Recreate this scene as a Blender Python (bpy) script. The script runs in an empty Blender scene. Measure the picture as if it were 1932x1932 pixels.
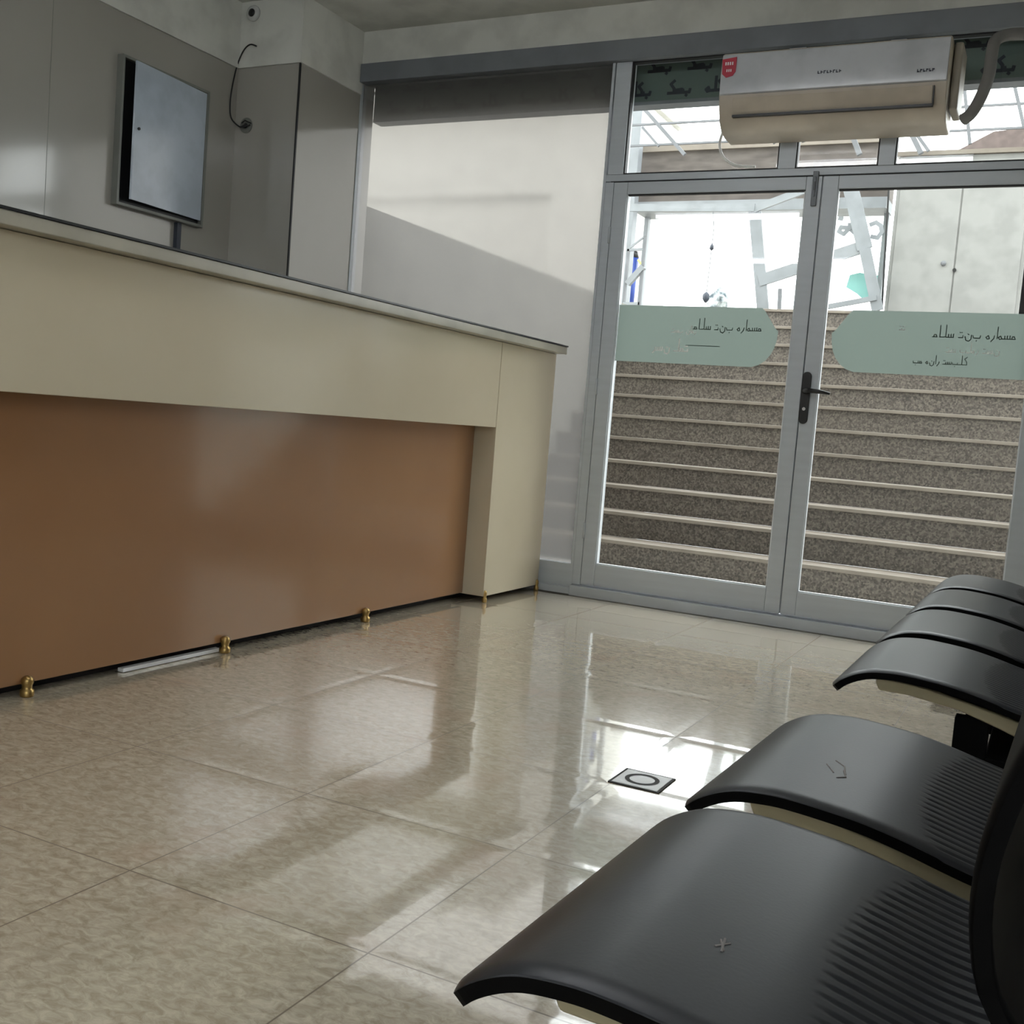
import bpy, math, random
from mathutils import Vector, Matrix
random.seed(7)
sc = bpy.context.scene
col = sc.collection

# ------------------------------------------------------------------ camera
F_PX, PITCH, ROLL, YAW, CAM_H = 2042.12, math.radians(-4.5862), math.radians(4.558), math.radians(-26.526), 0.75
fw = Vector((math.sin(YAW)*math.cos(PITCH), math.cos(YAW)*math.cos(PITCH), math.sin(PITCH)))
r0 = Vector((math.cos(YAW), -math.sin(YAW), 0)); u0 = r0.cross(fw)
rt = r0*math.cos(ROLL) + u0*math.sin(ROLL); up = -r0*math.sin(ROLL) + u0*math.cos(ROLL)
cd = bpy.data.cameras.new('camera'); cam = bpy.data.objects.new('camera', cd); col.objects.link(cam)
cd.sensor_width = 36; cd.sensor_fit = 'HORIZONTAL'; cd.lens = F_PX/1932*36; cd.clip_start = 0.02
M = Matrix((( rt.x, up.x, -fw.x, 0), (rt.y, up.y, -fw.y, 0), (rt.z, up.z, -fw.z, CAM_H), (0, 0, 0, 1)))
cam.matrix_world = M
sc.camera = cam

# ------------------------------------------------------------------ sky, exposure
w = bpy.data.worlds.new('overcast_sky'); sc.world = w; w.use_nodes = True
bg = w.node_tree.nodes['Background']; bg.inputs[0].default_value = (0.96, 0.98, 1.0, 1); bg.inputs[1].default_value = 3.6
sc.view_settings.view_transform = 'Standard'; sc.view_settings.look = 'None'
sc.view_settings.gamma = 1; sc.view_settings.use_curve_mapping = False
sc.view_settings.exposure = 1.0
FILL_GLOW = 12.5  # glow of the added ceiling tubes

# ------------------------------------------------------------------ materials
def lin(c): return tuple((v/255/12.92 if v/255 <= .04045 else ((v/255+.055)/1.055)**2.4) for v in c)
MATS = {}
def mat(name, rgb, rough=.5, metal=0, noise=None, coat=0, spec=.5, bump=None, trans=0, emit=0):
    """noise = (scale xyz, amount, second colour)"""
    m = bpy.data.materials.new(name); m.use_nodes = True; nt = m.node_tree; b = nt.nodes['Principled BSDF']
    c = lin(rgb)+(1,)
    b.inputs['Base Color'].default_value = c; b.inputs['Roughness'].default_value = rough
    b.inputs['Metallic'].default_value = metal; b.inputs['Specular IOR Level'].default_value = spec
    b.inputs['Coat Weight'].default_value = coat; b.inputs['Coat Roughness'].default_value = .08
    tc = nt.nodes.new('ShaderNodeTexCoord')
    if noise is None: noise = ((6, 6, 6), .25, tuple(v*.93 for v in rgb))
    sca, amt, rgb2 = noise
    mp = nt.nodes.new('ShaderNodeMapping'); mp.inputs['Scale'].default_value = sca
    nt.links.new(tc.outputs['Object'], mp.inputs[0])
    n = nt.nodes.new('ShaderNodeTexNoise'); n.inputs['Scale'].default_value = 1; n.inputs['Detail'].default_value = 6
    nt.links.new(mp.outputs[0], n.inputs['Vector'])
    rp = nt.nodes.new('ShaderNodeMapRange'); rp.inputs[1].default_value = .5-amt/2*.6; rp.inputs[2].default_value = .5+amt/2*.6+.05
    nt.links.new(n.outputs[0], rp.inputs[0])
    mx = nt.nodes.new('ShaderNodeMix'); mx.data_type = 'RGBA'
    mx.inputs['A'].default_value = c; mx.inputs['B'].default_value = lin(rgb2)+(1,)
    nt.links.new(rp.outputs[0], mx.inputs['Factor']); nt.links.new(mx.outputs['Result'], b.inputs['Base Color'])
    if bump:
        bp = nt.nodes.new('ShaderNodeBump'); bp.inputs['Strength'].default_value = bump[1]; bp.inputs['Distance'].default_value = bump[2]
        n2 = nt.nodes.new('ShaderNodeTexNoise'); n2.inputs['Scale'].default_value = bump[0]; n2.inputs['Detail'].default_value = 2
        nt.links.new(tc.outputs['Object'], n2.inputs['Vector']); nt.links.new(n2.outputs[0], bp.inputs['Height'])
        nt.links.new(bp.outputs[0], b.inputs['Normal'])
    if emit:
        b.inputs['Emission Color'].default_value = c; b.inputs['Emission Strength'].default_value = emit
    MATS[name] = m
    return m
cream = mat('cream_laminate', (200, 189, 166), .22, coat=.3, noise=((2, 2, 2), .5, (194, 182, 158)))
brown = mat('brown_gloss_panel', (156, 116, 82), .2, coat=.5, noise=((1.5, 1.5, 1.5), .5, (148, 108, 76)))
edge_grey = mat('countertop_edge', (170, 165, 151), .35)
edge_dark = mat('dark_line', (24, 24, 26), .4)
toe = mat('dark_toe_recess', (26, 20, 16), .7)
brass = mat('brass', (176, 146, 92), .35, metal=.9)
alu = mat('grey_aluminium', (188, 194, 200), .42, metal=.1, noise=((3, 3, 40), .6, (180, 186, 192)))
alu_dark = mat('aluminium_beam', (120, 124, 130), .5, metal=.2)
gasket = mat('rubber_gasket', (22, 22, 24), .6)
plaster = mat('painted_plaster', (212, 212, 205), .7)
wall_tile = mat('polished_wall_panel', (162, 159, 152), .16, coat=.4, noise=((.8, .8, .5), .6, (152, 148, 141)))
white_panel = mat('white_gloss_panel', (205, 206, 204), .2, coat=.4)
black_pl = mat('black_plastic', (8, 8, 9), .6, spec=.08)
handle_blk = mat('black_door_handle', (14, 14, 15), .35)
seat_pl = mat('dark_seat_plastic', (37, 39, 45), .36, spec=.38, noise=((9, 9, 9), .5, (41, 42, 46)), bump=(260, .12, .0006))
arm_metal = mat('beige_painted_steel', (196, 188, 160), .3, metal=.3)
chrome = mat('chrome', (200, 200, 200), .15, metal=1)
ac_white = mat('air_conditioner_plastic', (190, 193, 199), .22, coat=.5)
ac_cream = mat('aged_plastic', (192, 181, 166), .35)
ac_side = mat('beige_grey_plastic', (150, 142, 130), .5)  # darker beige-grey tone of the side cover
red = mat('red_sticker', (178, 30, 56), .4)
white_ink = mat('white_ink', (235, 235, 235), .4)
dark_ink = mat('dark_ink', (40, 44, 62), .5)
foam = mat('grey_pipe_foam', (120, 118, 116), .8, bump=(60, .5, .004))
cable_blk = mat('black_cable', (12, 12, 12), .5)
cable_wht = mat('white_hose', (230, 230, 228), .5)
cab_blue = mat('cabinet_door_paint', (186, 197, 210), .22, coat=.3)
cab_frame = mat('cabinet_frame', (120, 122, 116), .4)
pipe_dark = mat('dark_blue_conduit', (52, 58, 70), .5)
film_green = mat('green_protective_film', (92, 108, 102), .45, noise=((3, 3, 3), .6, (78, 94, 90)))
film_ink = mat('navy_print', (22, 30, 44), .5)
rail_steel = mat('pale_painted_rail', (128, 132, 136), .5)
conc_l = mat('pale_paving', (196, 192, 184), .8)
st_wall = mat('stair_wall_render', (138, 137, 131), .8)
rail_dark = mat('grey_street_steel', (104, 106, 110), .6)
conc = mat('concrete', (150, 146, 138), .8)
marble = mat('step_marble', (126, 118, 108), .4, noise=((8, 8, 8), .5, (114, 105, 96)))
white_steel = mat('white_painted_steel', (214, 218, 222), .5)
grey_steel = mat('grey_steel', (150, 152, 156), .6)
blue_pl = mat('blue_plastic', (36, 66, 150), .4)
yellow = mat('yellow_strap', (205, 200, 120), .6)
green_leaf = mat('pale_green_print', (120, 170, 165), .6)
fascia_m = mat('weathered_fascia', (100, 93, 88), .8, noise=((5, 5, 18), .8, (62, 56, 53)))
roof_m = mat('brown_roof_tile', (96, 84, 80), .8, noise=((12, 12, 12), .8, (66, 56, 53)))
wht_door = mat('white_kiosk_paint', (136, 136, 134), .45)
scuff = mat('pale_scuff', (120, 118, 118), .6)

def granite():
    m = bpy.data.materials.new('speckled_granite'); m.use_nodes = True; nt = m.node_tree; b = nt.nodes['Principled BSDF']
    tc = nt.nodes.new('ShaderNodeTexCoord')
    v = nt.nodes.new('ShaderNodeTexVoronoi'); v.inputs['Scale'].default_value = 95
    n = nt.nodes.new('ShaderNodeTexNoise'); n.inputs['Scale'].default_value = 60; n.inputs['Detail'].default_value = 3
    nt.links.new(tc.outputs['Object'], v.inputs['Vector']); nt.links.new(tc.outputs['Object'], n.inputs['Vector'])
    mx = nt.nodes.new('ShaderNodeMix'); mx.data_type = 'FLOAT'; mx.inputs['Factor'].default_value = .5
    bw = nt.nodes.new('ShaderNodeRGBToBW'); nt.links.new(v.outputs['Color'], bw.inputs[0])
    nt.links.new(bw.outputs[0], mx.inputs['A']); nt.links.new(n.outputs[0], mx.inputs['B'])
    r = nt.nodes.new('ShaderNodeValToRGB'); e = r.color_ramp.elements
    e[0].position = .30; e[0].color = lin((60, 54, 50))+(1,); e[1].position = .68; e[1].color = lin((112, 104, 96))+(1,)
    x = r.color_ramp.elements.new(.46); x.color = lin((82, 75, 69))+(1,)
    nt.links.new(mx.outputs['Result'], r.inputs[0]); nt.links.new(r.outputs[0], b.inputs['Base Color'])
    b.inputs['Roughness'].default_value = .5
    return m
granite_m = granite()

TX, TY, TS = -.787, 1.237, .455     # grout lines of the floor tiles
def floor_material():
    m = bpy.data.materials.new('polished_beige_floor_tile'); m.use_nodes = True; nt = m.node_tree; L = nt.links
    b = nt.nodes['Principled BSDF']; N = nt.nodes.new
    geo = N('ShaderNodeNewGeometry'); sx = N('ShaderNodeSeparateXYZ'); L.new(geo.outputs['Position'], sx.inputs[0])
    def math_(op, a, bb=None):
        n = N('ShaderNodeMath'); n.operation = op
        for i, v in enumerate((a, bb)):
            if v is None: continue
            if isinstance(v, (int, float)): n.inputs[i].default_value = v
            else: L.new(v, n.inputs[i])
        return n.outputs[0]
    def dist(comp, off):
        t = math_('DIVIDE', math_('SUBTRACT', comp, off), TS)
        f = math_('FRACT', math_('ADD', t, 100.5))
        return math_('MULTIPLY', math_('ABSOLUTE', math_('SUBTRACT', f, .5)), TS)
    dx = dist(sx.outputs[0], TX); dy = dist(sx.outputs[1], TY)
    d = math_('MINIMUM', dx, dy)
    grout = N('ShaderNodeMapRange'); grout.inputs[1].default_value = .0008; grout.inputs[2].default_value = .0022
    grout.inputs[3].default_value = 1; grout.inputs[4].default_value = 0; L.new(d, grout.inputs[0])
    mp = N('ShaderNodeMapping'); mp.inputs['Scale'].default_value = (24, 40, 1); L.new(geo.outputs['Position'], mp.inputs[0])
    n1 = N('ShaderNodeTexNoise'); n1.inputs['Scale'].default_value = 1.6; n1.inputs['Detail'].default_value = 7; n1.inputs['Roughness'].default_value = .68
    n1.inputs['Distortion'].default_value = .8; L.new(mp.outputs[0], n1.inputs['Vector'])
    r1 = N('ShaderNodeValToRGB'); e = r1.color_ramp.elements
    e[0].position = .36; e[0].color = lin((166, 155, 135))+(1,); e[1].position = .64; e[1].color = lin((204, 194, 175))+(1,)
    L.new(n1.outputs[0], r1.inputs[0])
    n2 = N('ShaderNodeTexNoise'); n2.inputs['Scale'].default_value = 5.2; n2.inputs['Detail'].default_value = 2; L.new(geo.outputs['Position'], n2.inputs['Vector'])
    m2 = N('ShaderNodeMapRange'); m2.inputs[1].default_value = .57; m2.inputs[2].default_value = .78; m2.inputs[4].default_value = .55; L.new(n2.outputs[0], m2.inputs[0])
    mx = N('ShaderNodeMix'); mx.data_type = 'RGBA'; L.new(m2.outputs[0], mx.inputs['Factor']); L.new(r1.outputs[0], mx.inputs['A'])
    mx.inputs['B'].default_value = lin((182, 156, 136))+(1,)
    mg = N('ShaderNodeMix'); mg.data_type = 'RGBA'; L.new(grout.outputs[0], mg.inputs['Factor']); L.new(mx.outputs['Result'], mg.inputs['A'])
    mg.inputs['B'].default_value = lin((112, 98, 82))+(1,)
    L.new(mg.outputs['Result'], b.inputs['Base Color'])
    rr = N('ShaderNodeMapRange'); rr.inputs[3].default_value = .14; rr.inputs[4].default_value = .5; L.new(grout.outputs[0], rr.inputs[0]); L.new(rr.outputs[0], b.inputs['Roughness'])
    ed = N('ShaderNodeMapRange'); ed.interpolation_type = 'SMOOTHSTEP'; ed.inputs[1].default_value = 0; ed.inputs[2].default_value = .035; L.new(d, ed.inputs[0])
    n3 = N('ShaderNodeTexNoise'); n3.inputs['Scale'].default_value = 4; n3.inputs['Detail'].default_value = 0; L.new(geo.outputs['Position'], n3.inputs['Vector'])
    h = math_('ADD', math_('MULTIPLY', ed.outputs[0], .00035), math_('MULTIPLY', n3.outputs[0], .0002))
    bp = N('ShaderNodeBump'); bp.inputs['Strength'].default_value = 1; bp.inputs['Distance'].default_value = 1; L.new(h, bp.inputs['Height'])
    L.new(bp.outputs[0], b.inputs['Normal'])
    b.inputs['Specular IOR Level'].default_value = .4
    b.inputs['Coat Weight'].default_value = 1; b.inputs['Coat IOR'].default_value = 1.55; b.inputs['Coat Roughness'].default_value = .04
    L.new(bp.outputs[0], b.inputs['Coat Normal'])
    return m
floor_m = floor_material()

def glass_clear():
    m = bpy.data.materials.new('clear_glass'); m.use_nodes = True; nt = m.node_tree
    nt.nodes.remove(nt.nodes['Principled BSDF'])
    tr = nt.nodes.new('ShaderNodeBsdfTransparent'); tr.inputs[0].default_value = (.96, .98, .97, 1)
    gl = nt.nodes.new('ShaderNodeBsdfGlossy'); gl.inputs['Roughness'].default_value = .01
    fr = nt.nodes.new('ShaderNodeFresnel'); fr.inputs[0].default_value = 1.45
    mx = nt.nodes.new('ShaderNodeMixShader')
    geo = nt.nodes.new('ShaderNodeNewGeometry'); inv = nt.nodes.new('ShaderNodeMath'); inv.operation = 'SUBTRACT'; inv.inputs[0].default_value = 1
    nt.links.new(geo.outputs['Backfacing'], inv.inputs[1])          # the inner side of the far face adds no second mirror image
    ml = nt.nodes.new('ShaderNodeMath'); ml.operation = 'MULTIPLY'; nt.links.new(fr.outputs[0], ml.inputs[0]); nt.links.new(inv.outputs[0], ml.inputs[1])
    nt.links.new(ml.outputs[0], mx.inputs[0]); nt.links.new(tr.outputs[0], mx.inputs[1]); nt.links.new(gl.outputs[0], mx.inputs[2])
    nt.links.new(mx.outputs[0], nt.nodes['Material Output'].inputs[0])
    return m
def glass_frosted():
    m = bpy.data.materials.new('frosted_glass'); m.use_nodes = True; nt = m.node_tree
    nt.nodes.remove(nt.nodes['Principled BSDF'])
    rf = nt.nodes.new('ShaderNodeBsdfRefraction'); rf.inputs['Roughness'].default_value = .15; rf.inputs['IOR'].default_value = 1.15
    rf.inputs['Color'].default_value = (.51, .507, .495, 1)
    tl = nt.nodes.new('ShaderNodeBsdfTranslucent'); tl.inputs[0].default_value = (.85, .85, .83, 1)
    df = nt.nodes.new('ShaderNodeBsdfDiffuse'); df.inputs[0].default_value = (.7, .7, .68, 1)
    a = nt.nodes.new('ShaderNodeMixShader'); a.inputs[0].default_value = .12
    c = nt.nodes.new('ShaderNodeMixShader'); c.inputs[0].default_value = .05
    nt.links.new(rf.outputs[0], a.inputs[1]); nt.links.new(tl.outputs[0], a.inputs[2])
    nt.links.new(a.outputs[0], c.inputs[1]); nt.links.new(df.outputs[0], c.inputs[2])
    nt.links.new(c.outputs[0], nt.nodes['Material Output'].inputs[0])
    return m
def film(name, rgb, tr):
    m = bpy.data.materials.new(name); m.use_nodes = True; nt = m.node_tree
    nt.nodes.remove(nt.nodes['Principled BSDF'])
    tl = nt.nodes.new('ShaderNodeBsdfTranslucent'); tl.inputs[0].default_value = lin(rgb)+(1,)
    df = nt.nodes.new('ShaderNodeBsdfDiffuse'); df.inputs[0].default_value = lin(rgb)+(1,)
    a = nt.nodes.new('ShaderNodeMixShader'); a.inputs[0].default_value = tr
    nt.links.new(df.outputs[0], a.inputs[1]); nt.links.new(tl.outputs[0], a.inputs[2])
    nt.links.new(a.outputs[0], nt.nodes['Material Output'].inputs[0])
    return m
clear_m = glass_clear(); frost_m = glass_frosted()
sticker_m = film('green_frosted_film', (116, 127, 121), .5)
cut_m = mat('pale_lettering', (238, 240, 236), .6)
cut_dk = film('grey_lettering', (82, 94, 88), .4)
def lamp_mat():
    m = bpy.data.materials.new('glowing_fill_tube'); m.use_nodes = True; b = m.node_tree.nodes['Principled BSDF']
    b.inputs['Base Color'].default_value = (.9, .9, .9, 1); b.inputs['Emission Color'].default_value = (.95, .97, 1, 1)
    b.inputs['Emission Strength'].default_value = FILL_GLOW
    return m
lamp_m = lamp_mat()

# ------------------------------------------------------------------ builders
class MB:
    def __init__(s): s.v = []; s.f = []; s.m = []; s.mats = []
    def mi(s, m):
        if m not in s.mats: s.mats.append(m)
        return s.mats.index(m)
    def add(s, vs, fs, m=None):
        o = len(s.v); s.v += [tuple(v) for v in vs]; i = s.mi(m) if m else 0
        for f in fs: s.f.append(tuple(o+k for k in f)); s.m.append(i)
        return s
    def box(s, x0, x1, y0, y1, z0, z1, m=None):
        vs = [(x, y, z) for x in (x0, x1) for y in (y0, y1) for z in (z0, z1)]
        return s.add(vs, [(0, 1, 3, 2), (4, 6, 7, 5), (0, 4, 5, 1), (2, 3, 7, 6), (0, 2, 6, 4), (1, 5, 7, 3)], m)
    def prism(s, poly, axis, a, b, m=None):
        """poly of 2-D points extruded along axis from a to b. axis 'x': pts (y,z); 'y': (x,z); 'z': (x,y)"""
        def P(p, t): return {'x': (t, p[0], p[1]), 'y': (p[0], t, p[1]), 'z': (p[0], p[1], t)}[axis]
        n = len(poly); vs = [P(p, a) for p in poly]+[P(p, b) for p in poly]
        fs = [tuple(range(n))[::-1], tuple(range(n, 2*n))]+[(i, (i+1) % n, n+(i+1) % n, n+i) for i in range(n)]
        return s.add(vs, fs, m)
    def tube(s, pts, r, n=10, m=None, cap=True):
        pts = [Vector(p) for p in pts]; rs = r if isinstance(r, (list, tuple)) else [r]*len(pts)
        vs = []; prev = None
        for i, p in enumerate(pts):
            t = (pts[min(i+1, len(pts)-1)]-pts[max(i-1, 0)]).normalized()
            a = prev if prev is not None else (Vector((0, 0, 1)) if abs(t.z) < .9 else Vector((1, 0, 0)))
            a = (a-t*a.dot(t)).normalized(); prev = a; b = t.cross(a)
            for k in range(n):
                q = 2*math.pi*k/n; vs.append(p+(a*math.cos(q)+b*math.sin(q))*rs[i])
        fs = [(i*n+k, i*n+(k+1) % n, (i+1)*n+(k+1) % n, (i+1)*n+k) for i in range(len(pts)-1) for k in range(n)]
        if cap: fs += [tuple(range(n))[::-1], tuple((len(pts)-1)*n+k for k in range(n))]
        return s.add(vs, fs, m)
    def lathe(s, c, prof, n=24, m=None, axis='z'):
        vs = []
        for rr, h in prof:
            for k in range(n):
                q = 2*math.pi*k/n; x, y = rr*math.cos(q), rr*math.sin(q)
                d = (x, y, h) if axis == 'z' else ((x, h, y) if axis == 'y' else (h, x, y))
                vs.append((c[0]+d[0], c[1]+d[1], c[2]+d[2]))
        fs = [(i*n+k, i*n+(k+1) % n, (i+1)*n+(k+1) % n, (i+1)*n+k) for i in range(len(prof)-1) for k in range(n)]
        fs += [tuple(range(n))[::-1], tuple((len(prof)-1)*n+k for k in range(n))]
        return s.add(vs, fs, m)
    def bar(s, a, b, wd, th=None, m=None):
        """square bar between two points"""
        a, b = Vector(a), Vector(b); t = (b-a).normalized(); th = th or wd
        n = Vector((0, 1, 0)); n = (n-t*n.dot(t)); n = n.normalized() if n.length > .01 else Vector((1, 0, 0)); o = t.cross(n)
        vs = [p+o*i*wd/2+n*j*th/2 for p in (a, b) for i, j in ((-1, -1), (1, -1), (1, 1), (-1, 1))]
        return s.add(vs, [(3, 2, 1, 0), (4, 5, 6, 7), (0, 1, 5, 4), (1, 2, 6, 5), (2, 3, 7, 6), (3, 0, 4, 7)], m)
    def stroke(s, pts, wd, y, th=.0006, m=None):
        """flat pen stroke through (x,z) points, lying in a plane of constant y"""
        for (x0, z0), (x1, z1) in zip(pts[:-1], pts[1:]):
            s.k = getattr(s, 'k', 0)+1; yy = y-(s.k % 6)*max(.0002, th*.12)     # strokes lie over one another like brush marks
            d = math.hypot(x1-x0, z1-z0) or 1e-6; nx, nz = -(z1-z0)/d*wd/2, (x1-x0)/d*wd/2; ex, ez = (x1-x0)/d*wd*.3, (z1-z0)/d*wd*.3
            s.prism([(x0-ex+nx, z0-ez+nz), (x1+ex+nx, z1+ez+nz), (x1+ex-nx, z1+ez-nz), (x0-ex-nx, z0-ez-nz)], 'y', yy, yy-th, m)
        return s
    def face(s, poly, y, m=None):
        return s.add([(p[0], y, p[1]) for p in poly], [tuple(range(len(poly)))], m)
    def build(s, name, m=None, parent=None, bevel=0, smooth=False, origin=None, seg=2):
        if parent is not None and origin is None: off = Vector(parent_world(parent))
        elif origin is not None: off = Vector(origin)
        else:
            xs = [v[0] for v in s.v]; ys = [v[1] for v in s.v]; zs = [v[2] for v in s.v]
            off = Vector(((min(xs)+max(xs))/2, (min(ys)+max(ys))/2, min(zs)))
        me = bpy.data.meshes.new(name); me.from_pydata([tuple(Vector(v)-off) for v in s.v], [], s.f)
        if s.mats:
            for q in s.mats: me.materials.append(q)
            me.polygons.foreach_set('material_index', s.m)
        else: me.materials.append(m)
        import bmesh
        bm = bmesh.new(); bm.from_mesh(me); bmesh.ops.recalc_face_normals(bm, faces=bm.faces); bm.to_mesh(me); bm.free()
        if smooth: me.polygons.foreach_set('use_smooth', [True]*len(me.polygons))
        me.update()
        o = bpy.data.objects.new(name, me); col.objects.link(o)
        if parent is not None: o.parent = parent; WORLD[o.name] = WORLD[parent.name]
        else: o.location = off; WORLD[o.name] = tuple(off)
        if bevel:
            b = o.modifiers.new('bevel', 'BEVEL'); b.width = bevel; b.segments = seg; b.limit_method = 'ANGLE'; b.angle_limit = math.radians(40)
            me.polygons.foreach_set('use_smooth', [True]*len(me.polygons))
            wn = o.modifiers.new('wn', 'WEIGHTED_NORMAL'); wn.keep_sharp = False
        return o
WORLD = {}
def parent_world(p): return WORLD[p.name]
def thing(name, loc, label, cat, group=None):
    o = bpy.data.objects.new(name, None); col.objects.link(o); o.location = loc; o.empty_display_size = .1; WORLD[o.name] = tuple(loc)
    o['label'] = label; o['category'] = cat
    if group: o['group'] = group
    return o
def tag(o, label, cat, group=None):
    o['label'] = label; o['category'] = cat
    if group: o['group'] = group
    return o
def struct(o, label=None, cat=None):
    o['kind'] = 'structure'
    if label: o['label'] = label
    if cat: o['category'] = cat
    return o
def sroot(name, loc, label, cat):
    o = thing(name, loc, label, cat); o['kind'] = 'structure'; return o
def B(*a): return MB().box(*a)
def at(px, py, Y):
    d = fw*F_PX + rt*(px-966) - up*(py-966); t = Y/d.y
    return Vector((d.x*t, Y, CAM_H+d.z*t))

D = 4.524            # inner face of the glazed front
XL, XW, YC = -3.28, -3.645, 4.049
XR = .75; YB = -3.0; ZC = 2.62

# ------------------------------------------------------------------ room shell
struct(B(XW-.2, XR+.2, YB-.2, D+.12, -.1, 0).build('floor', floor_m), 'polished beige ceramic tile floor with thin grout lines', 'floor')
struct(B(XW-.2, XR+.2, YB-.2, D+.12, ZC, ZC+.1).build('ceiling', plaster), 'plain off-white painted ceiling', 'ceiling')
wl = MB(); wl.box(XW-.2, XW, YB, YC, 0, 2.317, wall_tile); wl.box(XW-.2, XW, YB, YC, 2.317, ZC, plaster)
wl.box(XW, XW+.010, YB, YC, 2.317, 2.40, plaster)
for y in (-1.4, -.2, 1.0, 2.2, 3.0):
    wl.box(XW-.001, XW+.0006, y-.001, y+.001, 0, 2.317, cab_frame)
wl = wl.build('wall_left'); struct(wl, 'greige polished panel wall behind the reception desk', 'wall')
cw = MB(); cw.box(XW-.2, XL, YC, D+.12, 0, 2.317, wall_tile); cw.box(XW-.2, XL, YC, D+.12, 2.317, ZC, plaster)
cw.box(XW+.01, XL+.010, YC-.010, YC, 2.317, 2.40, plaster); cw.box(XL, XL+.010, YC, D-.002, 2.317, 2.40, plaster)
cw.box(XL-.004, XL+.004, YC-.004, YC+.004, 0, 2.317, edge_dark)
struct(cw.build('wall_left_column'), 'square column clad in pale polished panels with a dark corner trim', 'wall')
struct(B(XL, XR, D, D+.12, 2.457, ZC).build('wall_back', plaster), 'plaster strip above the glazed front', 'wall')
struct(B(.05, XR, D, D+.12, 0, 2.457).build('wall_back_right', white_panel), 'wall panel right of the glass doors', 'wall')
wr = MB(); wr.box(XR, XR+.2, YB, -2.5, 0, ZC); wr.box(XR, XR+.2, -.3, D+.12, 0, ZC); wr.box(XR, XR+.2, -2.5, -.3, 0, .9); wr.box(XR, XR+.2, -2.5, -.3, 2.3, ZC)
struct(wr.build('wall_right', white_panel), 'pale wall behind the chairs', 'wall')
struct(B(XW, XR, YB-.2, YB, 0, ZC).build('wall_front', white_panel), 'pale wall behind the viewer', 'wall')
for x, y in ((-1.25, 1.9), (-2.5, -1.7), (-2.6, .4)):  # unseen batten lights added to lift the room's brightness
    L_ = thing('fill_batten', (x, y, ZC), 'white ceiling batten light with two glowing tubes, added to brighten the room', 'added light', 'added batten lights')
    B(x-.61, x+.61, y-.05, y+.05, ZC-.035, ZC-.0005).build('housing', white_steel, L_, bevel=.004)
    for dy_ in (-.045, .045):
        MB().tube([(x-.59, y+dy_, ZC-.062), (x+.59, y+dy_, ZC-.062)], .016, 12).build('tube', lamp_m, L_, smooth=True)
    for dx_ in (-.6, .6): B(x+dx_-.008, x+dx_+.008, y-.07, y+.07, ZC-.082, ZC-.0355).build('end_cap', white_steel, L_)
w9 = sroot('fill_window', (XR, -1.4, .9), 'plain unseen window added in the side wall behind the viewer for fill daylight', 'window')  # unseen window, added to bring fill daylight into the room
f = MB()
for y0_, y1_, z0_, z1_ in ((-2.5, -2.44, .9, 2.3), (-.36, -.3, .9, 2.3), (-1.43, -1.37, .9, 2.3), (-2.5, -.3, .9, .95), (-2.5, -.3, 2.25, 2.3)): f.box(XR+.05, XR+.1, y0_, y1_, z0_, z1_)
f.build('window_frame', white_steel, w9)
B(XR+.07, XR+.076, -2.45, -.35, .94, 2.26).build('glass_pane', clear_m, w9)

# ------------------------------------------------------------------ glazed front
Y0, Y1 = D, D+.06
struct(B(XL+.012, .05, D-.03, D+.06, 2.369, 2.457).build('trim_1', alu_dark, bevel=.003), 'wide grey aluminium beam above the glazing', 'beam')
struct(B(XL, -1.925, D-.022, Y1, .004, .035).build('trim_2', alu, bevel=.002), 'low grey sill under the frosted side window', 'sill')
struct(B(-1.925, .05, D-.03, Y1, .001, .048).build('trim_3', alu, bevel=.003), 'grey aluminium threshold under the glass doors', 'threshold')
struct(B(-1.925, -1.885, Y0, Y1, .05, 1.852).build('trim_4', alu, bevel=.002), 'left grey door jamb', 'door frame')
struct(B(-.043, .05, Y0, Y1, .05, 2.369).build('trim_5', alu, bevel=.002), 'right grey door jamb', 'door frame')
tb = MB(); tb.box(-1.925, -.043, Y0, Y1, 1.855, 1.885)
struct(tb.build('trim_6', alu, bevel=.002), 'grey transom bar over the doors', 'door frame')
B(-1.9, -.06, Y0-.001, Y0+.01, 1.8515, 1.8555).build('rubber_seal', gasket, bpy.data.objects['trim_6'])
for i, (a, b) in enumerate(((-1.918, -1.846), (-1.163, -1.094), (-.766, -.706))):
    struct(B(a, b, Y0-.002, Y1, 1.885, 2.369).build('trim_%d' % (7+i), alu, bevel=.002),
           ['grey mullion at the left end of the transom windows', 'grey transom mullion under the middle of the air conditioner', 'grey transom mullion under the right end of the air conditioner'][i], 'mullion')

def glaze(name, x0, x1, z0, z1, gm, label, cat='window', b=.012, gk=True):
    r = sroot(name, ((x0+x1)/2, Y0, z0), label, cat)
    f = MB()
    f.box(x0, x0+b, Y0+.004, Y0+.03, z0, z1); f.box(x1-b, x1, Y0+.004, Y0+.03, z0, z1)
    f.box(x0+b, x1-b, Y0+.004, Y0+.03, z0, z0+b); f.box(x0+b, x1-b, Y0+.004, Y0+.03, z1-b, z1)
    f.build('window_frame', gasket if gk else alu, r)
    B(x0+b*.5, x1-b*.5, Y0+.014, Y0+.019, z0+b*.5, z1-b*.5).build('glass_pane', gm, r)
    return r
w1 = sroot('window_1', ((XL-1.925)/2, Y0, .035), 'tall frosted glass side window left of the doors', 'window')
f = MB(); f.box(XL+.001, XL+.004, Y0, Y0+.05, .035, 2.369); f.box(-1.937, -1.925, Y0, Y0+.05, .14, 2.369)
f.box(XL+.004, -1.925, Y0, Y0+.05, .035, .14)
f.build('window_frame', alu, w1)
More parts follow.
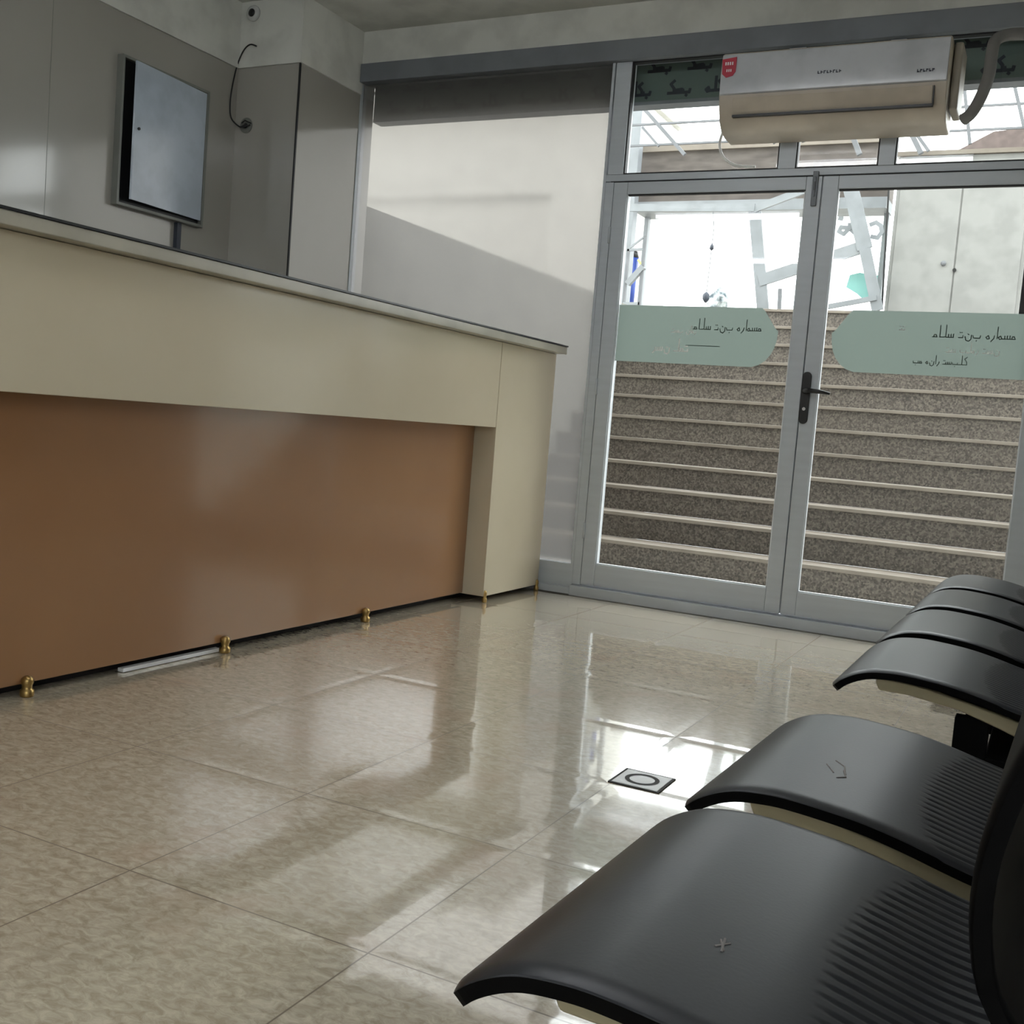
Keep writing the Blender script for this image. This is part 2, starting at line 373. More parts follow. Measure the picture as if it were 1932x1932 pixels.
B(XL+.002, -1.93, Y0+.02, Y0+.026, .135, 2.369).build('glass_pane', frost_m, w1)
glaze('window_2', -1.846, -1.163, 1.885, 2.369, clear_m, 'clear transom window over the left door leaf', b=.006)
glaze('window_3', -1.094, -.766, 1.885, 2.369, clear_m, 'narrow clear transom window between two mullions below the air conditioner', b=.006)
glaze('window_4', -.706, -.043, 1.885, 2.369, clear_m, 'clear transom window over the right door leaf', b=.006)

def leaf(name, x0, x1, g0, g1, label):
    z0, z1, gz0, gz1 = .054, 1.850, .156, 1.798
    r = sroot(name, ((x0+x1)/2, Y0, z0), label, 'door')
    f = MB(); f.box(x0, g0, Y0-.004, Y0+.045, z0, z1); f.box(g1, x1, Y0-.004, Y0+.045, z0, z1)
    f.box(g0, g1, Y0-.004, Y0+.045, z0, gz0); f.box(g0, g1, Y0-.004, Y0+.045, gz1, z1)
    f.build('leaf_frame', alu, r, bevel=.003)
    k = MB(); b = .004
    k.box(g0, g0+b, Y0+.002, Y0+.02, gz0, gz1); k.box(g1-b, g1, Y0+.002, Y0+.02, gz0, gz1)
    k.box(g0, g1, Y0+.002, Y0+.02, gz0, gz0+b); k.build('glazing_bead', white_steel, r)
    B(g0+b, g1, Y0+.002, Y0+.02, gz1-.006, gz1).build('rubber_seal', gasket, r)
    B(g0+.001, g1-.001, Y0+.012, Y0+.018, gz0, gz1).build('glass_pane', clear_m, r)
    return r
dl = leaf('door_1', -1.882, -.977, -1.817, -1.040, 'left aluminium and glass door leaf with a green film band')
dr = leaf('door_2', -.973, -.046, -.911, -.143, 'right aluminium and glass door leaf with black lever handle')
YS = Y0+.0105
def pill(x_edge, x_tip, z0, z1, s):
    """band from x_edge to the clipped end x_tip; s = direction of the clipped end"""
    h = z1-z0; pts = [(x_edge, z1), (x_tip-s*.075, z1)]
    pts += [(x_tip-s*.058, z1-.018), (x_tip-s*.014, z1-h*.33)]
    for k in range(7):
        q = k/6; pts.append((x_tip-s*.10*q**2.1, z1-h*.38-h*.62*(1-(1-q)**1.5)))
    pts += [(x_tip-s*.13, z0), (x_edge, z0)]
    return pts
MB().face(pill(-1.812, -1.098, 1.071, 1.318, 1), YS).build('film_band', sticker_m, dl)
MB().face(pill(-.147, -.880, 1.071, 1.318, -1), YS).build('film_band', sticker_m, dr)

# joined script lettering built from pen strokes; every letter is listed on a unit grid, read right to left
GL = {
 'a': [[(0, 0), (0, 1)]],
 'l': [[(0, 1.05), (0, .05), (-.15, 0), (-.45, 0)]],
 's': [[(0, .3), (0, 0), (-.2, 0), (-.2, .28), (-.2, 0), (-.4, 0), (-.4, .26), (-.4, 0), (-.6, 0)]],
 'n': [[(0, .25), (-.02, -.12), (-.2, -.28), (-.42, -.2), (-.5, .1)], [(-.22, .28), (-.28, .34)]],
 'r': [[(0, .25), (-.05, 0), (-.25, -.25)]],
 'm': [[(0, 0), (-.08, .2), (-.24, .2), (-.26, 0), (0, 0), (-.4, 0)]],
 'b': [[(0, .22), (-.05, 0), (-.55, 0), (-.6, .22)], [(-.28, -.2), (-.32, -.26)]],
 'k': [[(0, .95), (-.3, .7), (-.02, .35), (0, 0), (-.5, 0)]],
 't': [[(0, .2), (0, 0), (-.35, 0)], [(-.08, .42), (-.12, .46)], [(-.22, .42), (-.26, .46)]],
 'h': [[(0, 0), (-.1, .25), (-.28, .1), (-.16, -.05), (0, 0)]],
}
ADV = {'a': .22, 'l': .48, 's': .62, 'n': .68, 'r': .38, 'm': .42, 'b': .72, 'k': .56, 't': .4, 'h': .36, ' ': .35}
def write(mb, text, x_right, z, size, wd, y, m=None, mirror=False, th=.0006):
    x = x_right; sg = -1 if mirror else 1
    for ch in text:
        for st in GL.get(ch, []):
            mb.stroke([(x+sg*p[0]*size, z+p[1]*size) for p in st], wd, y, th, m)
        x -= sg*ADV[ch]*size
def wordlen(t, s): return sum(ADV[c] for c in t)*s
t = MB(); write(t, 'msharh bnt slam', -1.17, 1.222, .045, .0035, YS); t.build('lettering', cut_dk, dl)
t = MB(); write(t, 'rhan bst', -1.45, 1.205, .03, .0035, YS); write(t, 'tml nsr', -1.48, 1.125, .05, .0055, YS); t.build('lettering', cut_m, dl)
t = MB(); t.box(-1.49, -1.34, YS-.0006, YS, 1.150, 1.153); t.build('underline', cut_dk, dl)
t = MB(); write(t, 'msharh bnt slam', -.20, 1.222, .045, .0035, YS); write(t, 'klbst ranh mb', -.36, 1.118, .032, .003, YS); t.build('lettering', cut_dk, dr)
t = MB(); write(t, 'nst rhlb st', -.25, 1.165, .036, .003, YS); write(t, 'tt', -.60, 1.245, .03, .003, YS); t.build('lettering', cut_m, dr)

# handle on the right stile
hx, hz = -.957, .955
h = MB(); pts = []
for k in range(9): q = math.pi*k/8; pts.append((hx+.0185*math.cos(q), hz+.088+.0185*math.sin(q)))
for k in range(9): q = math.pi+math.pi*k/8; pts.append((hx+.0185*math.cos(q), hz-.088+.0185*math.sin(q)))
h.prism(pts, 'y', Y0-.013, Y0-.0045)
hp = h.build('handle_plate', handle_blk, dr, bevel=.003)
h = MB(); h.lathe((hx, Y0-.026, hz+.028), [(.012, -.004), (.012, .014)], 18, axis='y')
h.tube([(hx, Y0-.03, hz+.028), (hx+.02, Y0-.045, hz+.029), (hx+.06, Y0-.05, hz+.027), (hx+.105, Y0-.046, hz+.020)], [.0105, .010, .009, .006], 12)
h.build('lever', handle_blk, hp, smooth=True)
h = MB(); h.lathe((hx, Y0-.0145, hz-.045), [(.007, 0), (.007, .003)], 16, axis='y'); h.build('keyhole', chrome, hp)
bz = MB(); bz.box(-1.013, -.991, Y0-.016, Y0-.0045, 1.730, 1.868); bz.box(-1.006, -.998, Y0-.022, Y0-.015, 1.765, 1.845)
bz.build('slide_bolt', alu_dark, dl, bevel=.002)
B(-1.006, -.998, Y0-.0245, Y0-.0215, 1.79, 1.825).build('bolt_knob', handle_blk, dl)
for zz in (.30, .95, 1.62):
    MB().tube([(-1.884, Y0-.006, zz-.035), (-1.884, Y0-.006, zz+.035)], .006, 12).build('hinge', alu, dl, smooth=True)

# ------------------------------------------------------------------ reception desk
XD, HD = -2.086, 1.084
desk = thing('reception_desk', (XD-.3, 1.75, 0), 'long cream reception desk with recessed glossy brown lower panel', 'desk')
B(XD-.62, -2.035, -1.0, 4.505, 1.086, 1.118).build('countertop', edge_grey, desk, bevel=.003)
B(XD-.63, -2.032, -1.0, 4.508, 1.1185, 1.1245).build('glass_top', edge_dark, desk)
B(XD-.02, XD, -1.0, 3.968, .734, 1.085).build('upper_panel', cream, desk, bevel=.002)
B(XD-.55, XD, 3.972, 4.505, .026, 1.085).build('end_pillar', cream, desk, bevel=.002)
B(XD-.12, XD-.1, -1.0, 3.971, .03, .76).build('lower_panel', brown, desk, bevel=.001)
B(XD-.1, XD-.02, -1.0, 3.971, .735, .75).build('recess_soffit', cream, desk)
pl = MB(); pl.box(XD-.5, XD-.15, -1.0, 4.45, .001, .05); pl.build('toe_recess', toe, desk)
B(XD-.55, XD-.53, -1.0, 3.97, .03, 1.085).build('back_panel', cream, desk)
for x, y in ((XD-.088, .9), (XD-.088, 1.80), (XD-.088, 2.50), (XD-.088, 3.24), (XD+.0, 3.985), (XD+.0, 4.49)):
    g = MB(); rr = .017 if x < XD-.05 else .011
    g.lathe((x, y, .0006), [(rr*.9, 0), (rr, .004), (rr, .016), (rr*.72, .019), (rr*.72, .028), (rr*.9, .034), (rr*.82, .044), (rr*.4, .050), (.0005, .051)], 20)
    g.build('levelling_foot', brass, desk, smooth=True)
tag(MB().box(XD-.125, XD-.105, 2.12, 2.50, .002, .012).build('plastic_strip', white_ink), 'thin white strip lying in the gap under the brown desk panel', 'strip')

# ------------------------------------------------------------------ left wall fittings
cb = thing('wall_cabinet', (XW, 3.58, 1.53), 'pale blue-grey metal wall cabinet with its door standing ajar', 'cabinet')
y0, y1, z0, z1 = 3.325, 3.835, 1.535, 2.145; b = .012
f = MB(); f.box(XW, XW+.035, y0, y0+b, z0, z1); f.box(XW, XW+.035, y1-b, y1, z0, z1)
f.box(XW, XW+.035, y0+b, y1-b, z0, z0+b); f.box(XW, XW+.035, y0+b, y1-b, z1-b, z1)
f.build('frame', cab_frame, cb, bevel=.001)
B(XW+.0005, XW+.012, y0+b, y1-b, z0+b, z1-b).build('dark_interior', edge_dark, cb)
cdm = MB(); cdm.add([(XW+.030, y1-b-.002, z0+.030), (XW+.030, y1-b-.002, z1-.014), (XW+.062, y0+.050, z1-.014), (XW+.062, y0+.050, z0+.030),
                 (XW+.022, y1-b-.002, z0+.030), (XW+.022, y1-b-.002, z1-.014), (XW+.054, y0+.048, z1-.014), (XW+.054, y0+.048, z0+.030)],
                [(0, 1, 2, 3), (7, 6, 5, 4), (0, 3, 7, 4), (1, 5, 6, 2), (2, 6, 7, 3), (0, 4, 5, 1)])
dd = cdm.build('door', cab_blue, cb)
MB().lathe((XW+.058, y0+.075, 1.86), [(.006, 0), (.006, .008)], 14, axis='x').build('lock', handle_blk, dd)
tag(B(XW+.001, XW+.022, 3.690, 3.715, 1.0, 1.532).build('conduit', pipe_dark), 'short dark conduit running down from the wall cabinet', 'conduit')
def atX(px, py, X):
    d = fw*F_PX + rt*(px-966) - up*(py-966); t = X/d.x
    return Vector((X, d.y*t, CAM_H+d.z*t))
def smoothpts(P, k=5):
    out = []
    for i in range(len(P)-1):
        p0, p1, p2, p3 = P[max(i-1, 0)], P[i], P[i+1], P[min(i+2, len(P)-1)]
        for j in range(k):
            t = j/k; out.append(.5*((2*p1)+(p2-p0)*t+(2*p0-5*p1+4*p2-p3)*t*t+(3*p1-p0-3*p2+p3)*t**3))
    out.append(P[-1]); return out
cable = MB()
xc = XW+.006
cp = [at(484, 87, YC-.006), at(472, 84, YC-.012), at(460, 95, YC-.022), atX(448, 122, xc), atX(438, 165, xc), atX(434, 200, xc), atX(437, 224, xc), at(452, 239, YC-.02), at(460, 236, YC-.012)]
cable.tube(smoothpts(cp), .0035, 8)
tag(cable.build('loose_cable', cable_blk, smooth=True), 'black loose cable looping down the column beside the camera', 'cable')
so = thing('cable_outlet', (-3.57, YC, 2.05), 'small open cable outlet with loose wire ends on the column', 'outlet')
MB().lathe((-3.576, YC-.006, 2.052), [(.036, .0055), (.036, .002), (.030, 0)], 24, axis='y').build('cover', cab_frame, so)
MB().lathe((-3.576, YC-.007, 2.050), [(.012, .0005), (.012, 0)], 16, axis='y').build('hole', edge_dark, so)
wq = MB(); wq.tube([(-3.60, YC-.010, 2.046), (-3.575, YC-.022, 2.038), (-3.545, YC-.010, 2.052)], .003, 6); wq.tube([(-3.598, YC-.010, 2.062), (-3.57, YC-.02, 2.070), (-3.54, YC-.010, 2.058)], .003, 6)
wq.build('wire_end', cable_blk, so)
dc = thing('security_camera', (-3.568, YC-.001, 2.565), 'small round white security camera high on the column', 'camera')
MB().lathe((-3.568, YC-.001, 2.562), [(.036, 0), (.036, -.008), (.032, -.016), (.022, -.020)], 28, axis='y').build('housing', white_panel, dc, smooth=True)
MB().lathe((-3.566, YC-.019, 2.560), [(.019, 0), (.018, -.005), (.011, -.009), (.002, -.010)], 24, axis='y').build('lens', handle_blk, dc, smooth=True)

# ------------------------------------------------------------------ air conditioner
ax0, ax1 = -1.372, -.512
ac = thing('air_conditioner', ((ax0+ax1)/2, D-.1, 1.985), 'white split air conditioner mounted over the transom windows', 'air conditioner')
YA = 4.30
prof = [(D-.004, 2.292), (YA+.012, 2.292), (YA, 2.280), (YA-.006, 2.20), (YA, 2.125), (YA+.012, 2.08), (YA+.035, 2.03), (YA+.075, 1.998), (YA+.13, 1.987), (D-.004, 1.987)]
MB().prism(prof, 'x', ax0, ax1).build('body', ac_cream, ac, bevel=.010, seg=3)
pf = [(YA+.02, 2.290), (YA-.004, 2.282), (YA-.012, 2.20), (YA-.009, 2.128), (YA+.004, 2.124), (YA+.02, 2.124)]
MB().prism(pf, 'x', ax0+.004, ax1-.004).build('front_panel', ac_white, ac, bevel=.003)
lv = [(YA-.006, 2.112), (YA+.012, 2.066), (YA+.022, 2.050), (YA+.030, 2.054), (YA+.02, 2.07), (YA+.004, 2.112)]
MB().prism(lv, 'x', ax0+.06, ax1-.05).build('louvre', ac_cream, ac, bevel=.001)
B(ax0+.058, ax1-.046, YA+.012, YA+.036, 2.042, 2.051).build('louvre_slot', handle_blk, ac)
B(ax1-.047, ax1-.044, YA-.003, YA+.02, 2.045, 2.112).build('louvre_slot', handle_blk, ac)
yq = YA-.0125
bd = MB(); bd.prism([(-1.365, 2.262), (-1.308, 2.268), (-1.308, 2.212), (-1.318, 2.196), (-1.345, 2.190), (-1.362, 2.205)], 'y', yq-.001, yq+.004)
bdo = bd.build('red_badge', red, ac)
tx = MB()
for i in range(4): tx.box(-1.352+i*.009, -1.347+i*.009, yq-.0018, yq-.0008, 2.238, 2.250)
for i in range(3): tx.box(-1.345+i*.008, -1.341+i*.008, yq-.0018, yq-.0008, 2.212, 2.222)
tx.build('lettering', white_ink, bdo)
lg = MB()
for i, c in enumerate('IIOIICIE'):
    x = -.985+i*.0115
    lg.box(x, x+.003, yq-.0012, yq+.004, 2.180, 2.190); lg.box(x, x+.008, yq-.0012, yq+.004, 2.180+(i % 3)*.004, 2.1825+(i % 3)*.004)
for i in range(6):
    x = -.622+i*.0105
    lg.box(x, x+.003, yq-.0012, yq+.004, 2.160, 2.170); lg.box(x, x+.008, yq-.0012, yq+.004, 2.160+(i % 2)*.006, 2.1635+(i % 2)*.006)
lg.build('lettering', dark_ink, ac)
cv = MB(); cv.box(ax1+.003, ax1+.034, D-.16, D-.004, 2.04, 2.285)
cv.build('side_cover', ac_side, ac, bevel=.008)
pp = MB(); cpts = [at(1817, 226, 4.42), at(1834, 212, 4.40), at(1853, 178, 4.38), at(1866, 140, 4.38), at(1871, 104, 4.40), at(1878, 77, 4.43), at(1900, 66, 4.46), at(1934, 64, 4.47)]
pp.tube(smoothpts([Vector(p) for p in cpts]), .022, 14)
tag(pp.build('insulated_pipe', foam, smooth=True), 'grey foam-wrapped pipe curving up beside the air conditioner', 'pipe')
hp_ = [(-1.384, D-.04, 2.08), (-1.40, D-.045, 2.02), (-1.405, D-.045, 1.98), (-1.385, D-.04, 1.93), (-1.33, D-.035, 1.896), (-1.25, D-.03, 1.889)]
tag(MB().tube(smoothpts([Vector(p) for p in hp_]), .006, 10).build('drain_hose', cable_wht, smooth=True), 'thin white hose looping below the left end of the air conditioner', 'hose')

# ------------------------------------------------------------------ floor drain
dx, dy = -.737, 2.215
fd = thing('floor_drain', (dx, dy, 0), 'square metal floor drain with a round grate set in the tiles', 'drain')
q = MB(); s_ = .052
q.box(dx-s_, dx+s_, dy-s_, dy+s_, .0004, .003); q.build('plate', mat('brushed_steel', (222, 223, 224), .35), fd, bevel=.001)
q = MB()
for sx1, sy1, ex, ey in ((-s_-.006, -s_-.006, s_+.006, -s_), (-s_-.006, s_, s_+.006, s_+.006), (-s_-.006, -s_, -s_, s_), (s_, -s_, s_+.006, s_)): q.box(dx+sx1, dx+ex, dy+sy1, dy+ey, .0003, .0022)
q.build('surround_joint', toe, fd)
q = MB(); n = 32
vs = []; fs = []
for rr in (.028, .038):
    for k in range(n): a = 2*math.pi*k/n; vs.append((dx+rr*math.cos(a), dy+rr*math.sin(a), .0036))
fs = [(k, (k+1) % n, n+(k+1) % n, n+k) for k in range(n)]
q.add(vs, fs); q.build('grate_ring', toe, fd)

# ------------------------------------------------------------------ beam chairs
PS = [(0, .360), (.006, .3665), (.016, .376), (.030, .385), (.045, .392), (.062, .397), (.085, .400), (.11, .401), (.15, .3985), (.19, .394), (.23, .386), (.27, .376), (.30, .3695), (.335, .366), (.37, .368), (.388, .374)]
PBk = [(x_+.0135, z_-.036) for x_, z_ in [(.388, .406), (.374, .424), (.354, .450), (.328, .478), (.313, .500), (.306, .528), (.304, .555), (.3065, .585), (.315, .622), (.330, .665), (.345, .720), (.368, .775), (.385, .805)]]
def resample(P, n):
    P = smoothpts([Vector((p[0], p[1], 0)) for p in P], 8)
    L = [0]
    for a, b in zip(P[:-1], P[1:]): L.append(L[-1]+(b-a).length)
    out = []
    for i in range(n):
        t = L[-1]*i/(n-1); k = 0
        while k < len(L)-2 and L[k+1] < t: k += 1
        u = (t-L[k])/max(L[k+1]-L[k], 1e-9); p = P[k].lerp(P[k+1], u); out.append((p.x, p.y))
    return out
def shell(P, n, width, th, ribs=None, rnd=.03, rnd_end=.03, flange=.012):
    """curved plastic shell: profile in x,z swept over y with rounded plan corners, optional grooves"""
    Q = resample(P, n); ny = 176 if ribs else 28
    tot = (n-1)
    seglen = [0]
    for a, b in zip(Q[:-1], Q[1:]): seglen.append(seglen[-1]+math.hypot(b[0]-a[0], b[1]-a[1]))
    Ltot = seglen[-1]
    top = []; bot = []
    for i, (x, z) in enumerate(Q):
        a = Q[max(i-1, 0)]; b = Q[min(i+1, n-1)]; tx, tz = b[0]-a[0], b[1]-a[1]; l = math.hypot(tx, tz); nx, nz = -tz/l, tx/l
        s0 = seglen[i]; s1 = Ltot-s0
        ins = 0
        if s0 < rnd: ins = rnd-math.sqrt(max(rnd*rnd-(rnd-s0)**2, 0))
        if s1 < rnd_end: ins = max(ins, rnd_end-math.sqrt(max(rnd_end**2-(rnd_end-s1)**2, 0)))
        hw = width/2-ins*.9
        for j in range(ny+1):
            v = -1+2*j/ny; y = v*hw
            e = min(abs(abs(v)-1)*hw, .02); rim = -(1-e/.02)**2*.004
            g = 0
            if ribs:
                u0, u1, cnt = ribs
                lo = u0+.035*(abs(v)**2.2) if v > -2 else u0
                if lo < x < u1:
                    ph = (v*hw/.0160) % 1
                    g = -.0022*max(0, 1-abs(ph-.5)/.16)*min(1, (x-lo)/.004)
            d = rim+g
            top.append((x+nx*d, y, z+nz*d)); bot.append((x-nx*(th+.0), y*.995, z-nz*(th+.0)))
    W = ny+1; N = n*W; fs = []; sd = []
    for i in range(n-1):
        for j in range(ny):
            fs.append((i*W+j, i*W+j+1, (i+1)*W+j+1, (i+1)*W+j)); fs.append((N+i*W+j, N+(i+1)*W+j, N+(i+1)*W+j+1, N+i*W+j+1))
    for i in range(n-1):
        for j in (0, ny): sd.append((i*W+j, (i+1)*W+j, N+(i+1)*W+j, N+i*W+j))
    for j in range(ny):
        for i in (0, n-1): sd.append((i*W+j, i*W+j+1, N+i*W+j+1, N+i*W+j))
    return top+bot, fs, sd
SV, SF, SD = shell(PS, 60, .402, .015, ribs=(.225, .38, 25), rnd=.02)
BV, BF, BD = shell(PBk, 34, .402, .0125, rnd=.03, rnd_end=.07)
def two_part(name, V_, F_, S_, m, r):
    q = MB(); q.v = list(V_); q.mats = [m, black_pl]; q.f = list(F_)+list(S_); q.m = [0]*len(F_)+[1]*len(S_)  # shell edges in black: their shade is put into the colour
    o = q.build(name, None, r)
    o.data.polygons.foreach_set('use_smooth', [p.material_index == 0 for p in o.data.polygons]); return o
def place(o, y):                        # copies share mesh data
    o.location = (0, y, 0)
def bench(name, x, y, yaw, centres, label, marks):
    r = thing(name, (x, y, 0), label, 'bench'); r.rotation_euler = (0, 0, yaw); WORLD[r.name] = (0, 0, 0)
    first = {}
    y_lo, y_hi = centres[0]-.16, centres[-1]+.16
    for i, c in enumerate(centres):
        def part(nm, mk, sd=0):
            if (nm, sd) not in MODS: o = mk(); MODS[nm, sd] = o
            else:
                o = MODS[nm, sd].copy(); col.objects.link(o); o.parent = r
            o.location = (0, c, 0); return o
        def mk_seat():
            return two_part('seat', SV, SF, SD, seat_pl, r)
        def mk_back():
            return two_part('backrest', BV, BF, BD, black_pl, r)  # backrest blacker than the seat, its shade put into the colour
        part('seat', mk_seat); part('backrest', mk_back)
        def mk_clip():
            for s in (side,):
                m_ = MB(); m_.prism([(.075, .3885), (.075, .372), (.085, .366), (.095, .376), (.105, .376), (.112, .364), (.12, .376), (.16, .374), (.20, .366), (.30, .345), (.30, .356), (.20, .380), (.12, .388)], 'y', s, s+.03)
            return m_.build('seat_clip', black_pl, r)
        for side in (-.165, .135): part('seat_clip', mk_clip, side)
        def mk_arm():
            for s in (side-.007,):
                m_ = MB(); m_.prism([(.068, .374), (.072, .384), (.15, .378), (.25, .358), (.33, .338), (.42, .38), (.44, .62), (.46, .62), (.45, .34), (.33, .308), (.26, .332), (.20, .350), (.12, .360), (.075, .360)], 'y', s, s+.044)
            return m_.build('support_arm', arm_metal, r, bevel=.004)
        for side in (-.165, .135): part('support_arm', mk_arm, side)
        def mk_br():
            return B(.195, .247, side+.002, side+.03, .25, .338).build('beam_bracket', black_pl, r, bevel=.002)
        for side in (-.165, .135): part('beam_bracket', mk_br, side)
    B(.245, .305, y_lo-.02, y_hi+.02, .245, .285).build('beam', black_pl, r, bevel=.004)
    for yy in (y_lo+.03, y_hi-.03):
        m_ = MB(); m_.box(.25, .30, yy-.02, yy+.02, .03, .245); m_.box(.02, .50, yy-.022, yy+.022, .012, .034); m_.build('leg', black_pl, r, bevel=.004)
        for xx in (.04, .48):
            MB().lathe((xx, yy, .0005), [(.018, 0), (.018, .012)], 16).build('foot_pad', gasket, r)
    for (cx, cz, cy, pts) in marks:
        pass
    return r
PROTO = {}; MODS = {}
bA = bench('waiting_bench', -.3555, 0, math.radians(-1.75), (.825, 1.292), 'nearest pair of black ribbed plastic seats on a shared beam', [])
bB = bench('waiting_bench', -.309, 0, math.radians(-.2), (2.038, 2.512, 2.985, 3.455), 'farther row of black plastic beam seats nearest the glass doors', [])

def scuff(b_, pts):
    q_ = MB()
    inv_ = Matrix.Translation(b_.location) @ Matrix.Rotation(b_.rotation_euler.z, 4, 'Z'); inv_ = inv_.inverted()
    for st_ in pts:
        q_.tube([inv_ @ Vector((a, c, SEATZ(inv_ @ Vector((a, c, 0))))) for a, c in st_], .0009, 6)
    q_.build('scuff_mark', scuff_m, b_)
def SEATZ(v):
    for (a, za), (c, zc) in zip(PS[:-1], PS[1:]):
        if a <= v.x <= c: return za+(zc-za)*(v.x-a)/(c-a)+.0002
    return .4
scuff_m = mat('scuffed_plastic', (140, 134, 133), .6)
scuff(bA, (((-.190, 1.252), (-.178, 1.238), (-.172, 1.210)), ((-.176, 1.222), (-.170, 1.200), (-.178, 1.190)), ((-.196, 1.230), (-.184, 1.205))))
scuff(bA, (((-.178, .742), (-.172, .728)), ((-.171, .742), (-.179, .730)), ((-.176, .746), (-.173, .726))))

# ------------------------------------------------------------------ outside: stairs up to the street
SX0, SX1 = XL, 1.2
R_, T_, SY, Z0 = .16, .2325, 6.27, -.07
struct(B(SX0, SX1, D+.12, SY+.1, Z0-.1, Z0).build('ground', conc_l), 'grey concrete landing outside the glass doors', 'ground')
st = thing('outdoor_stairs', ((SX0+SX1)/2, SY, Z0), 'wide outdoor flight of speckled granite steps with pale nosings', 'stairs'); st['kind'] = 'structure'
for k in range(1, 13):
    ys = SY+(k-1)*T_; zt = Z0+k*R_
    B(SX0+.001, SX1-.001, ys+.012, ys+T_+.012 if k < 12 else ys+.4, zt-R_, zt-.022).build('riser', granite_m, st)
    B(SX0+.001, SX1-.001, ys-.008, ys+T_+.011 if k < 12 else ys+.4, zt-.022, zt).build('tread', marble, st, bevel=.002)
yl = SY+11*T_; ZS = Z0+12*R_
struct(B(-9, 7, yl+.4, 24, ZS-.2, ZS).build('street', conc), 'grey street surface at the top of the stairs', 'street')
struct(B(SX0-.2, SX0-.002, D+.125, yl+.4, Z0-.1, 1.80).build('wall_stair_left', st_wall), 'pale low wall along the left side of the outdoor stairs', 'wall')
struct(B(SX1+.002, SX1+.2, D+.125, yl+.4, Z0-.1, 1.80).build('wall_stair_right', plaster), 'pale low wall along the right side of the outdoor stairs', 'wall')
for xa, xb in ((-9, SX0-.2), (SX1+.2, 7)):
    struct(B(xa, xb, D+.125, yl+.4, 1.6, ZS-.02).build('street_edge', conc), 'street paving beside the stairwell', 'street')
struct(B(-9, 7, D+.16, D+.4, 2.62, 6.5).build('wall_facade', plaster), 'building front above the entrance', 'wall')
ln = thing('entrance_lintel', (-1.6, D+.13, 2.22), 'dark lintel outside wrapped in green printed protective film', 'lintel'); ln['kind'] = 'structure'
B(SX0, SX1, D+.125, D+.2, 2.232, 2.62).build('profile', film_green, ln)
B(SX0, SX1, D+.122, D+.2, 2.217, 2.232).build('edge_strip', alu_dark, ln)
t = MB()
yln = D+.1245
for i in range(16):
    write(t, 'bsk' if i % 2 else 'bklh', -.32-i*.185, 2.262, .055, .013, yln)
    write(t, 'bsk', -.42-i*.185, 2.362, .055, .013, yln)
t.build('printed_lettering', film_ink, ln)

# ------------------------------------------------------------------ street level things
YS2 = 9.3
def P2(x, y, Y=YS2): return at(x, y, Y)
def post(pa, pb, wpx, name, m, label, cat, Y=YS2, group=None):
    s = wpx*Y/2042*1.12
    return tag(MB().bar(P2(*pa, Y), P2(*pb, Y), s).build(name, m), label, cat, group)
# overhead fascia over the far side of the stairwell
fa = thing('overhead_fascia', (-2.6, 9.6, 2.8), 'weathered grey-brown fascia band across the top of the stairwell', 'fascia')
p0 = at(1180, 284, 9.6); p1 = at(1690, 278, 9.6); p2 = at(1180, 383, 9.6); p3 = at(1180, 402, 9.6)
B(-3.75, -1.52, 9.6, 9.9, p2.z, p0.z-.03).build('board', fascia_m, fa)
B(-3.75, -1.52, 9.57, 9.9, p3.z, p2.z).build('gutter', rail_steel, fa)
B(-3.75, -1.52, 9.57, 9.9, p0.z-.03, p0.z+.02).build('coping', marble, fa)
for x_ in (-3.72, -1.545): B(x_-.02, x_+.02, 9.80, 9.86, ZS, p3.z).build('post', rail_steel, fa)
# pale building block added to dim the sky behind the frosted side window
hb = thing('added_building', (-11.5, 14, ZS), 'pale building block added across the street to dim the sky behind the frosted window', 'building')
fac = mat('pale_render', (176, 174, 168), .8)
B(-17, -6.75, 14, 19, ZS, 6.25).build('wall', fac, hb)
B(-17.1, -6.65, 13.85, 19, 6.251, 6.45).build('cornice', fac, hb)
B(-17, -6.75, 13.9, 13.999, 4.0, 4.12).build('string_course', fac, hb)
# posts
def street_post(px, wpx, top_y, Y, label, name='steel_post'):
    a = at(px, 590, Y); b_ = at(px, top_y, Y); a.z = ZS; x = b_.x
    s = wpx*Y/2042*1.1/2
    return tag(B(x-s, x+s, Y-s, Y+s, ZS, b_.z).build(name, rail_steel, bevel=.003), label, 'post')
street_post(1207, 20, 195, 9.45, 'thick white steel post at the left of the stair top')
# roof lattice above the stairwell
lt = thing('canopy_frame', (-2, 9.3, 3.2), 'thin pale steel canopy frame above the stairwell seen against the sky', 'canopy')
for z, yy in ((3.29, 9.15), (3.47, 9.15), (3.66, 9.15)):
    MB().box(-3.75, 3, yy-.01, yy+.01, z-.008, z+.008).build('crossbar', rail_dark, lt)
for (xa, ya), (xb, yb), wd in (((1215, 205), (1292, 292), 6), ((1212, 240), (1243, 276), 4), ((1600, 235), (1622, 292), 8), ((1510, 235), (1516, 268), 5), ((1448, 235), (1462, 270), 6), ((1818, 150), (1830, 272), 5), ((1706, 225), (1738, 290), 8), ((1716, 235), (1752, 285), 5), ((1900, 100), (1932, 240), 5)):
    MB().bar(P2(xa, ya, 9.15), P2(xb, yb, 9.15), wd*9.3/2042*1.1).build('strut', rail_dark, lt)
